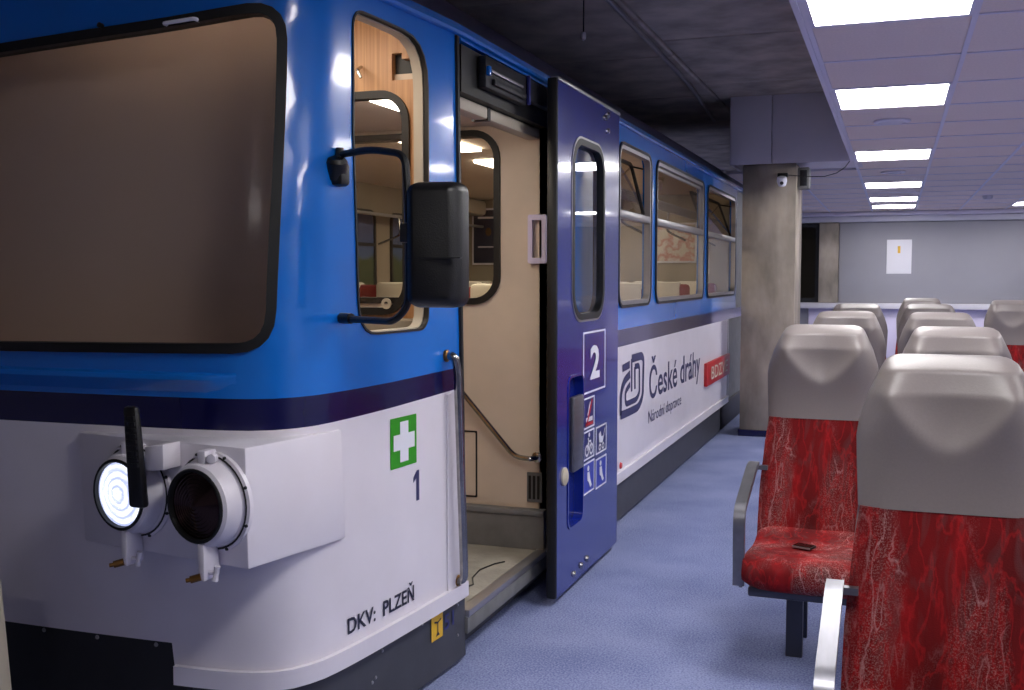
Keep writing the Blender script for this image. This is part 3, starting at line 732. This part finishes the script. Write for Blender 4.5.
hr = tb('inner_handrail', 'chrome', car, rounded([(-2.05, 4.595, 1.06), (-2.02, 4.54, 1.04), (-1.64, 4.54, .618), (-1.55, 4.54, .612), (-1.55, 4.60, .612)], .04), .012, n=10)
bm = bmesh.new(); lathe(bm, [(.025, 0), (.025, .006), (.014, .012), (0, .012)], (-1.55, 4.60, .612), (0, -1, 0), 12); finish(bm, 'rail_flange', 'chrome', hr)
vg = bx('air_grille', 'stepgrey', car, -1.598, -1.524, 4.592, 4.599, .40, .54, r=.002)
for k in range(3): bx('grille_slot', 'black', vg, -1.588+k*.021, -1.576+k*.021, 4.588, 4.5925, .415, .525)
h2 = frame('door_pull', rr(-1.587, 1.512, -1.50, 1.735, .008, 2), rr(-1.566, 1.537, -1.52, 1.71, .004, 2), yplane(4.57), 'lav', car, .0, .018)
for z in (1.53, 1.717): bx('pull_spacer', 'lav', h2, -1.583, -1.565, 4.588, 4.599, z-.008, z+.008)
bx('vestibule_ceiling', 'inner', car, -4.36, -1.60, 3.52, 4.59, 2.15, 2.19)
bx('ceiling_trim', 'beigeframe', car, -1.60, -1.535, 3.57, 4.59, 2.075, 2.124, r=.008)
bx('trim_joint', 'black', car, -1.602, -1.532, 3.93, 3.96, 2.07, 2.1245)
bm = bmesh.new(); box(bm, -1.60, -1.50, 3.58, 4.59, 2.125, 2.295)
finish(bm, 'door_header_box', 'black', car)
dm = bx('door_drive', 'mech', car, -1.50, -1.465, 3.74, 4.20, 2.165, 2.285, r=.006)
bx('drive_rod', 'alu', dm, -1.466, -1.455, 3.78, 4.14, 2.225, 2.238, r=.003); bx('drive_rod', 'mech', dm, -1.466, -1.450, 3.80, 4.16, 2.182, 2.205, r=.003)
bx('drive_cover', 'mech', dm, -1.49, -1.458, 4.22, 4.54, 2.19, 2.28, r=.006); bx('drive_bracket', 'vblue', dm, -1.465, -1.452, 4.205, 4.222, 2.17, 2.29, r=.002)
bx('drive_clip', 'blue', dm, -1.466, -1.452, 3.742, 3.765, 2.21, 2.245, r=.003)
vl = root('vestibule_lamp', 'round lamp in the railcar vestibule ceiling', 'lamp', (-2.3, 4.05, 2.2)) if False else None
bx('vestibule_light', 'vestlamp', car, -1.95, -1.66, 3.72, 3.98, 2.135, 2.149, r=.004)
# cab rear bulkhead, wood laminate
bw = rr(-2.5, 1.325, -1.685, 2.115, .10, 8)
cbk = sheet('cab_bulkhead', [(-4.38, .187), (-1.545, .187), (-1.545, 2.30), (-1.60, 2.40), (-4.3, 2.40)], [bw, [(-1.74, 2.165), (-1.60, 2.165), (-1.60, 2.24), (-1.70, 2.24), (-1.70, 2.262), (-1.74, 2.262)]], yplane(3.50), 'wood', car, .03)
o = frame('bulkhead_window', inset(bw, -.016), inset(bw, .012), yplane(3.50), 'black', car, .012, .045)
sheet('bulkhead_pane', inset(bw, .01), [], yplane(3.50), 'glass', o, .004, off=-.015)
bx('dark_cavity', 'black', car, -1.80, -1.56, 3.531, 3.534, 2.12, 2.29)
bx('cab_sill', 'khaki', car, -2.2, -1.56, 3.35, 3.465, 1.20, 1.30, r=.01)
bm = bmesh.new(); lathe(bm, [(.008, .006), (.020, .006), (.020, 0)], (-1.76, 3.484, 1.352), (0, -1, 0), 16); finish(bm, 'sill_knob', 'beigeframe', car)
bx('cab_ceiling', 'paper', car, -4.3, -1.60, 2.80, 3.46, 2.385, 2.40)
bx('cab_light', 'vestlamp', car, -2.3, -1.75, 2.9, 3.1, 2.37, 2.384, r=.004)
bm = bmesh.new(); tube(bm, rounded([(-1.86, 3.49, 2.22), (-1.85, 3.44, 2.20), (-1.835, 3.44, 2.17)], .01), .006, n=8); finish(bm, 'coat_hook', 'chrome', car)
# saloon
bx('saloon_floor', 'khaki', car, -4.36, -1.545, 4.66, 10.5, .34, .37)
bx('saloon_ceiling', 'inner', car, -4.36, -1.56, 4.66, 10.5, 2.27, 2.29)
bx('saloon_end_wall', 'khaki', car, -4.38, -1.55, 10.5, 10.54, .34, 2.29)
bx('saloon_far_wall', 'khaki', car, -4.395, -4.36, 4.66, 10.5, .37, 2.27)
for k in range(3): bx('saloon_light', 'saloonlamp', car, -2.8, -2.5, 5.1+k*1.8, 6.3+k*1.8, 2.25, 2.269, r=.004)
bx('roof_arch', 'beigeframe', car, -4.36, -4.1, 9.2, 10.49, 2.1, 2.26, r=.04)
# luggage rack along the far wall
for xx, zz in ((-4.12, 1.98), (-1.72, 1.98)):
    lr = bx('luggage_rack', 'alu', car, xx-.018, xx+.018, 4.8, 10.4, zz-.012, zz+.012, r=.008)
    for k in range(5): tb('rack_rod', 'alu', lr, [(xx+(-.04-.04*k if xx < -3 else .0+.028*k), 4.8, zz+.004*k), (xx+(-.04-.04*k if xx < -3 else .0+.028*k), 10.4, zz+.004*k)], .006, n=6)
    for k in range(4): tb('rack_bracket', 'chrome', lr, rounded([(xx, 5.4+k*1.5, zz), (xx+(.02 if xx < -3 else -.02), 5.4+k*1.5, zz-.16), (xx+(-.2 if xx < -3 else .14), 5.4+k*1.5, zz-.24)], .05), .010, n=6)
# far wall windows showing the printed backdrop behind
def landscape():
    m = mat('landscape_print', (60, 80, 140), .3); nt = m.node_tree; b = nt.nodes['Principled BSDF']
    tc = nt.nodes.new('ShaderNodeTexCoord'); sp = nt.nodes.new('ShaderNodeSeparateXYZ'); nt.links.new(tc.outputs['Object'], sp.inputs[0])
    n = nt.nodes.new('ShaderNodeTexNoise'); n.inputs['Scale'].default_value = 4; nt.links.new(tc.outputs['Object'], n.inputs['Vector'])
    a = nt.nodes.new('ShaderNodeMath'); a.operation = 'MULTIPLY_ADD'; a.inputs[1].default_value = .25; nt.links.new(n.outputs[0], a.inputs[0]); nt.links.new(sp.outputs[2], a.inputs[2])
    r = nt.nodes.new('ShaderNodeValToRGB'); nt.links.new(a.outputs[0], r.inputs[0]); nt.links.new(r.outputs[0], b.inputs['Base Color'])
    mp = [(.0, (40, 52, 40)), (.55, (60, 76, 44)), (.60, (70, 96, 140)), (.8, (66, 78, 120)), (.95, (50, 58, 110))]
    mr = nt.nodes.new('ShaderNodeMapRange'); mr.inputs[1].default_value = 1.2; mr.inputs[2].default_value = 2.2; nt.links.new(a.outputs[0], mr.inputs[0]); nt.links.new(mr.outputs[0], r.inputs[0])
    e = r.color_ramp.elements
    while len(e) < len(mp): e.new(.5)
    for q, (p, c) in zip(e, mp): q.position = p; q.color = (*lin(c), 1)
    return m
M['land'] = landscape()
xpl = lambda y, z, o=0: (-4.36+o, y, z)
for a, b in ((5.0, 6.5), (6.8, 8.4), (8.7, 10.2)):
    po = rr(a, 1.2, b, 2.04, .1); f_ = frame('far_window', po, inset(po, .03), xpl, 'black', car, .02, .02)
    sheet('backdrop', inset(po, .02), [], xpl, 'land', f_, .002, off=.006); bx('mullion', 'mech', f_, -4.355, -4.338, a+.03, b-.03, 1.72, 1.75)
# inner posters
def pinkmap():
    m = mat('pink_map_print', (190, 150, 140), .4); nt = m.node_tree; b = nt.nodes['Principled BSDF']; tc = nt.nodes.new('ShaderNodeTexCoord')
    v = nt.nodes.new('ShaderNodeTexNoise'); v.inputs['Scale'].default_value = 9; v.inputs['Detail'].default_value = 3; nt.links.new(tc.outputs['Object'], v.inputs['Vector'])
    r = nt.nodes.new('ShaderNodeValToRGB'); nt.links.new(v.outputs[0], r.inputs[0]); nt.links.new(r.outputs[0], b.inputs['Base Color'])
    e = r.color_ramp.elements; e.new(.5)
    for q, (p, c) in zip(e, [(.42, (196, 186, 170)), (.5, (176, 110, 104)), (.6, (205, 196, 186))]): q.position = p; q.color = (*lin(c), 1)
    return m
M['map'] = pinkmap()
def poster(x0, x1, z0, z1, m, lab, Y=10.5, fw=.02, fm='vwhite'):
    r = root('framed_poster', lab, 'poster', ((x0+x1)/2, Y-.01, z0))
    bx('poster_frame', fm, r, x0-fw, x1+fw, Y-.02, Y-.001, z0-fw, z1+fw, r=.003); bx('print', m, r, x0, x1, Y-.024, Y-.0205, z0, z1); return r
poster(-2.36, -1.88, 1.61, 1.97, 'map', 'white framed poster with pinkish map seen through the middle side window')
pd = poster(-4.25, -3.80, 1.60, 2.16, 'vdark', 'dark poster in a white frame seen through the vestibule window')
bm = bmesh.new(); yp = yplane(10.476); fillpoly(bm, circ(lambda x, y: (x, y), -4.08, 1.93, .035, .045), yp, .002); finish(bm, 'portrait_spot', 'brass', pd, smooth=False)
bm = bmesh.new(); stroke(bm, [(-4.2, 2.08), (-3.95, 2.08)], .02, yp, .002); stroke(bm, [(-4.2, 1.77), (-3.9, 1.77)], .012, yp, .002); finish(bm, 'poster_lines', 'bulk', pd, smooth=False)

# ================================================================== work torch in front of the lit lamp
tr = root('torch', 'black ribbed bar standing upright in front of the lit left headlamp', 'torch', (-1.95, 2.27, .80))
bm = bmesh.new()
bar = [(-.024, 0), (.024, 0)]
hexa(bm, [(-1.940, 2.285, .825), (-1.888, 2.285, .825), (-1.888, 2.315, .825), (-1.940, 2.315, .825)], [(-1.940, 2.27, 1.105), (-1.896, 2.27, 1.105), (-1.896, 2.295, 1.105), (-1.940, 2.295, 1.105)], r=.011)
finish(bm, 'torch_body', 'blackp', tr)
bm = bmesh.new()
for k in range(9):
    for j in range(4):
        z = .945+k*.016; x = -1.926+j*.0085+(k*-.0004)+.001; yy = 2.285-(z-.815)*.0517; box(bm, x-.0028, x+.0028, yy-.0025, yy+.004, z-.005, z+.005)
finish(bm, 'ribbed_grip', 'mech', tr)
bk_ = bmesh.new(); hexa(bk_, [(-1.90, 2.31, .925), (-1.84, 2.31, .93), (-1.84, 2.385, .93), (-1.90, 2.395, .925)], [(-1.90, 2.31, .99), (-1.84, 2.31, 1.0), (-1.84, 2.385, 1.0), (-1.90, 2.395, .99)], r=.003)
finish(bk_, 'white_bracket', 'white', tr)

# ================================================================== SEATS
def wprof(z): return float(np.interp(z, [.37, .60, .885, .98, 1.06, 1.10, 1.16, 1.225, 1.242, 1.251, 1.256], [.238, .232, .207, .212, .215, .209, .190, .160, .150, .135, .11]))
def lean(z): return .13*(z-.45)
def smax(a, k=.02): return .5*(a+math.sqrt(a*a+k*k))
def headfront(x, z):
    zv = 1.034+.35*(math.sqrt(x*x+.0009)-.03)+4.0*x*x
    rec = smax(z-zv, .010)*.7; rec = .11*(1-math.exp(-rec/.11))
    t = max(0, min(1, (z-.885)/.28)); bulge = .07*t*t
    w_ = wprof(z); e = max(0, 1-abs(x/w_)**5)
    top = max(0, min(1, (1.257-z)/.035)); mid = lean(z)+.085; f0 = lean(z)-(.03+bulge)*e+rec*e*.95
    return mid-(mid-f0)*math.sqrt(top)
def padmesh(z0, z1, nz, front, back, nx=28, wf=wprof):
    bm = bmesh.new(); Fr = []; Bk = []
    for j in range(nz+1):
        t = j/nz; z = z0+(z1-z0)*(t if z1 < 1.2 else 1-(1-t)**1.5); w_ = wf(z); fr = []; bk = []
        for i in range(nx+1):
            a = -math.cos(PI*i/nx)*.35+(-1+2*i/nx)*.65; x = a*w_
            fr.append(bm.verts.new((x, front(x, z), z))); bk.append(bm.verts.new((x, back(x, z), z)))
        Fr.append(fr); Bk.append(bk)
    for G in (Fr, Bk):
        for j in range(nz):
            for i in range(nx): bm.faces.new((G[j][i], G[j][i+1], G[j+1][i+1], G[j+1][i]))
    for j in range(nz):
        for i in (0, nx): bm.faces.new((Fr[j][i], Fr[j+1][i], Bk[j+1][i], Bk[j][i]))
    for j in (0, nz):
        for i in range(nx): bm.faces.new((Fr[j][i], Fr[j][i+1], Bk[j][i+1], Bk[j][i]))
    return bm
def backsurf(x, z):
    w_ = wprof(z); e = max(0, 1-abs(x/w_)**4); top = max(0, min(1, (1.257-z)/.035)); mid = lean(z)+.086*min(1, max(0, z-.9)/.3); b0 = lean(z)+.015+.055*e+.06*max(0, min(1, (z-.98)/.28)); return mid+(b0-mid)*math.sqrt(top)
SEATS = {}
def loc(o, parent): o.parent = parent; return o
def make_seat():
    r = bpy.data.objects.new('passenger_seat', None); C.objects.link(r); r.empty_display_size = .1
    o = finish(padmesh(.885, 1.255, 44, headfront, backsurf, 44), 'headrest', 'leather', None, angle=60); loc(o, r)
    redf = lambda x, z: lean(z)-.012-.016*max(0, 1-abs(x/wprof(z))**4)
    redw = lambda z: wprof(z)-.006*max(0, min(1, (z-.8)/.1))
    o = finish(padmesh(.37, .886, 16, redf, lambda x, z: lean(z)+.012, 20, redw), 'backrest', 'red', None, angle=60); loc(o, r)
    o = finish(padmesh(.33, .884, 12, lambda x, z: lean(z)+.0125, lambda x, z: lean(z)+.03+.02*max(0, 1-abs(x/wprof(z))**4), 16), 'back_shell', 'shell', None, angle=60); loc(o, r)
    bm = bmesh.new()   # cushion: profile swept over x, rounded at sides
    prof = [(-.005, .355), (-.20, .335), (-.40, .312), (-.450, .310), (-.472, .326), (-.482, .355), (-.480, .39), (-.462, .418), (-.42, .431), (-.33, .429), (-.20, .420), (-.09, .424), (-.03, .452), (-.012, .452)]
    rings = []
    for x in [-1, -.97, -.9, -.75, -.5, 0, .5, .75, .9, .97, 1]:
        k = (1-abs(x)**6); cy, cz = -.24, .375
        rings.append([bm.verts.new((x*.238*(1 if y < -.2 else .97), cy+(y-cy)*(.93+.07*k), cz+(z-cz)*(.55+.45*k)+(.012*abs(x)**2 if z > .40 else 0))) for y, z in prof])
    for A, B in zip(rings, rings[1:]):
        for k in range(len(prof)): bm.faces.new((A[k], A[(k+1) % len(prof)], B[(k+1) % len(prof)], B[k]))
    bm.faces.new(rings[0]); bm.faces.new(rings[-1])
    o = finish(bm, 'seat', 'red', None, angle=60); loc(o, r)
    bm = bmesh.new(); box(bm, -.22, .22, -.42, .02, .275, .312, r=.008); box(bm, -.22, .22, .0, .05, .275, .38, r=.006); loc(finish(bm, 'seat_frame', 'darksteel', None), r)
    for y0 in (-.215, .02):
        bm = bmesh.new(); box(bm, -.098, -.036, y0-.018, y0+.018, .0, .276, r=.004); loc(finish(bm, 'leg', 'darksteel', None), r)
    return r
def arm_bm(sx):
    bm = bmesh.new(); w_ = .021; x = sx*.255
    P_ = [(.01, .695), (-.05, .694), (-.37, .602), (-.405, .578), (-.415, .54), (-.405, .31)]
    pts = []
    q = rounded([(0, y, z) for y, z in P_], .03, 4)
    th = .010; L = []; 
    for i, p in enumerate(q):
        a = q[max(i-1, 0)]; b = q[min(i+1, len(q)-1)]; t = (b-a).normalized(); n = Vector((0, -t.z, t.y))
        L.append([bm.verts.new((x+s*w_, p.y+n.y*u*th, p.z+n.z*u*th)) for s, u in ((-1, -1), (1, -1), (1, 1), (-1, 1))])
    for A, B in zip(L, L[1:]):
        for k in range(4): bm.faces.new((A[k], A[(k+1) % 4], B[(k+1) % 4], B[k]))
    bm.faces.new(L[0]); bm.faces.new(L[-1])
    bmesh.ops.bevel(bm, geom=[e for e in bm.edges if len(e.link_faces) == 2 and e.calc_face_angle(0) > 1.2], offset=.003, segments=2, affect='EDGES')
    box(bm, x-.012 if sx > 0 else x, x if sx > 0 else x+.012, -.40, .02, .30, .32)
    box(bm, min(x, sx*.2), max(x, sx*.2), -.012, .012, .675, .692)
    return bm
proto = make_seat()
armL = finish(arm_bm(-1), 'armrest', 'steel', None); armR = finish(arm_bm(1), 'armrest', 'steel', None)
seats = [(.133, 2.66, -1, 'front grey and red passenger seat, nearest the camera at lower right'),
         (-.265, 4.29, -1, 'grey and red seat with a dark phone on its cushion'),
         (.228, 4.29, 1, 'seat just behind the nearest seat, right of the phone seat'),
         (-.255, 6.12, -1, 'left column seat directly behind the phone seat'),
         (.238, 6.08, 1, 'third seat in the middle column behind the nearest seat'),
         (-.255, 7.95, -1, 'rearmost seat of the left column beside the concrete column'),
         (.238, 7.98, 1, 'fourth seat in the middle column towards the back wall'),
         (.235, 10.3, 1, 'rearmost seat of the middle column, only its rounded top showing'),
         (.93, 9.6, 1, 'lone grey seat standing apart at the far right by the back wall')]
for i, (x, y, sd, lab) in enumerate(seats):
    r = proto if i == 0 else copy_tree(proto)
    if i == 0: pass
    r.location = (x, y, 0); r['label'] = lab; r['category'] = 'seat'; r['group'] = 'grey and red passenger seats'
    SEATS[i] = (r, sd)
for i, (r, sd) in SEATS.items():
    a = bpy.data.objects.new('armrest', (armL if sd < 0 else armR).data); C.objects.link(a); a.parent = r
bpy.data.objects.remove(armL); bpy.data.objects.remove(armR)
ph = root('phone', 'small black phone lying on the red seat cushion', 'phone', (-.30, 4.045, .430))
bm = bmesh.new(); box(bm, -.038, .038, -.026, .026, .002, .010, r=.003); o = finish(bm, 'phone_body', 'black', None); o.parent = ph
bm = bmesh.new(); box(bm, -.034, .034, -.023, .023, .0101, .011); o = finish(bm, 'phone_screen', 'lampdark', None); o.parent = ph
bm = bmesh.new(); box(bm, -.036, .036, -.0275, -.0262, .003, .009); o = finish(bm, 'phone_edge', 'alu', None); o.parent = ph
ph.rotation_euler = (.0, 0, -.35)

# seats inside the railcar
def car_seat(x, y, lab):
    r = root('railcar_bench', lab, 'bench', (x, y, .37), 'red seats inside the railcar')
    for nm, m, a in (('seat', 'red_d', (-.44, .44, -.45, .02, .36, .48)), ('backrest', 'red_d', (-.44, .44, .0, .10, .40, 1.02)), ('base', 'mech', (-.3, .3, -.3, 0, .0, .36))):
        bm = bmesh.new(); box(bm, *a, r=.03, seg=2); o = finish(bm, nm, m, None); o.parent = r
    for sx in (-.22, .22):
        bm = bmesh.new(); box(bm, sx-.15, sx+.15, -.02, .115, .80, 1.04, r=.03, seg=2); o = finish(bm, 'head_cover', 'cover', None); o.parent = r
k = 0
for x, nm in ((-3.85, 'far side'), (-2.05, 'near side')):
    for j, y in enumerate((5.9, 7.3, 8.7, 10.1)):
        car_seat(x, y, 'red railcar seat with cream head covers, %s row %s' % (nm, ('by the vestibule', 'second along', 'third along', 'by the end wall')[j]))

# ================================================================== small things on column and ceilings
o = root('security_camera', 'small white dome camera on a bracket high on the concrete column', 'camera', (-.95, 9.68, 2.30))
bm = bmesh.new(); box(bm, -1.0, -.91, 9.62, 9.679, 2.335, 2.37, r=.008); finish(bm, 'camera_bracket', 'black', o)
bm = bmesh.new(); lathe(bm, [(0, -.05), (.034, -.04), (.045, 0), (.04, .035), (0, .045)], (-.957, 9.60, 2.295), (0, -.5, 1), 16); finish(bm, 'camera_body', 'vwhite', o)
bm = bmesh.new(); lathe(bm, [(0, .006), (.016, .004), (.017, -.004)], (-.955, 9.563, 2.275), (0, -1, -.3), 12); finish(bm, 'lens', 'black', o)
o = root('wall_speaker', 'grey box speaker on the right side of the concrete column', 'speaker', (-.79, 9.80, 2.24))
bx('speaker_box', 'stepgrey', o, -.835, -.735, 9.74, 9.90, 2.235, 2.425, r=.012); bx('speaker_grille', 'mech', o, -.815, -.755, 9.735, 9.7395, 2.26, 2.40, r=.002)
tag(tb('cable', 'mech', None, [(-.91, 9.665, 2.353), (-.75, 9.66, 2.333), (-.6, 9.66, 2.33), (-.5, 9.65, 2.355), (-.43, 9.64, 2.40), (-.392, 9.63, 2.452)], .004, n=6), 'thin cable looping from the column camera to the tiled ceiling', 'cable')
tag(tb('conduit', 'alu', None, [(-1.53, 3.0, 3.0), (-1.54, 5.62, 3.0), (-1.57, 7.3, 3.0), (-1.60, 8.6, 3.0), (-1.72, 10.6, 3.0)], .016, n=8), 'grey conduit pipe running under the dark concrete ceiling', 'pipe')
o = root('pendant_lamp_holder', 'small bare bulb hanging from the dark concrete ceiling above the railcar', 'lamp', (-1.74, 6.0, 2.83))
tb('cord', 'black', o, [(-1.74, 6.0, 3.06), (-1.74, 6.0, 2.87)], .004, n=6)
bm = bmesh.new(); lathe(bm, [(0, .02), (.012, .02), (.016, 0), (.014, -.02), (0, -.03)], (-1.74, 6.0, 2.855), (0, 0, 1), 12); finish(bm, 'bulb', 'paper', o)
for y, lab in ((7.3, 'round ceiling speaker between second and third light panels'), (10.82, 'round ceiling speaker beyond the third light panel')):
    o = root('ceiling_speaker', lab, 'ceiling speaker', (-.04, y, HS), 'round ceiling speakers')
    for nm, m, pf in (('trim_ring', 'grid', [(.115, 0), (.112, -.01), (.085, -.014), (.08, -.006)]), ('speaker_grille', 'bulk', [(.081, -.008), (.05, -.02), (0, -.024)])):
        bm = bmesh.new(); lathe(bm, pf, (0, 0, 0), (0, 0, 1), 24); q = finish(bm, nm, m, None); q.parent = o
bm = bmesh.new(); lathe(bm, [(.06, 0), (.06, -.02), (.045, -.045), (0, -.05)], (1.06, 14.35, HS-.001), (0, 0, 1), 16); tag(finish(bm, 'smoke_detector', 'bulk', None), 'round smoke detector on the ceiling beside the far right light', 'smoke detector')
o = root('wall_notice', 'white sheet with a small yellow mark on the back wall', 'notice', (.05, YB-.035, 1.5))
bx('sheet', 'paper', o, -.13, .235, YB-.04, YB-.0305, 1.5, 2.03, r=.002); bx('yellow_mark', 'yellow', o, .03, .07, YB-.0425, YB-.0405, 1.82, 1.93)
# thin beige board end at the lower left, in front of the railcar nose
bm = bmesh.new(); hexa(bm, [(-2.62, 2.20, 0), (-2.292, 2.20, 0), (-2.292, 2.24, 0), (-2.62, 2.24, 0)], [(-2.66, 2.20, .60), (-2.345, 2.20, .60), (-2.345, 2.24, .60), (-2.66, 2.24, .60)], r=.004)
tag(finish(bm, 'beige_board', 'beigeframe', None), 'beige board standing at lower left before the dark front skirt', 'board')
# loose wire on the step
tag(tb('wire', 'black', None, [(-1.60, 3.72, .19), (-1.62, 3.86, .19), (-1.60, 3.93, .19), (-1.64, 4.02, .19), (-1.655, 4.14, .19), (-1.63, 4.25, .19), (-1.60, 4.3, .19)], .003, n=6), 'thin dark wire lying on the open doorway floor', 'wire')

# added fill tube, out of view, lifts the dark ceiling and bulkhead
o = root('added_fill_tube', 'unseen fill tube added under the concrete ceiling behind the camera', 'ceiling light', (-1.3, -1.6, 2.8))
bx('housing', 'grid', o, -1.9, -.7, -1.66, -1.54, 2.86, 2.90, r=.005); tb('tube', 'filltube', o, [(-1.85, -1.6, 2.82), (-.75, -1.6, 2.82)], .03, n=12)
for x in (-1.7, -.9): tb('hanger', 'mech', o, [(x, -1.6, 2.9), (x, -1.6, 3.06)], .005, n=6)
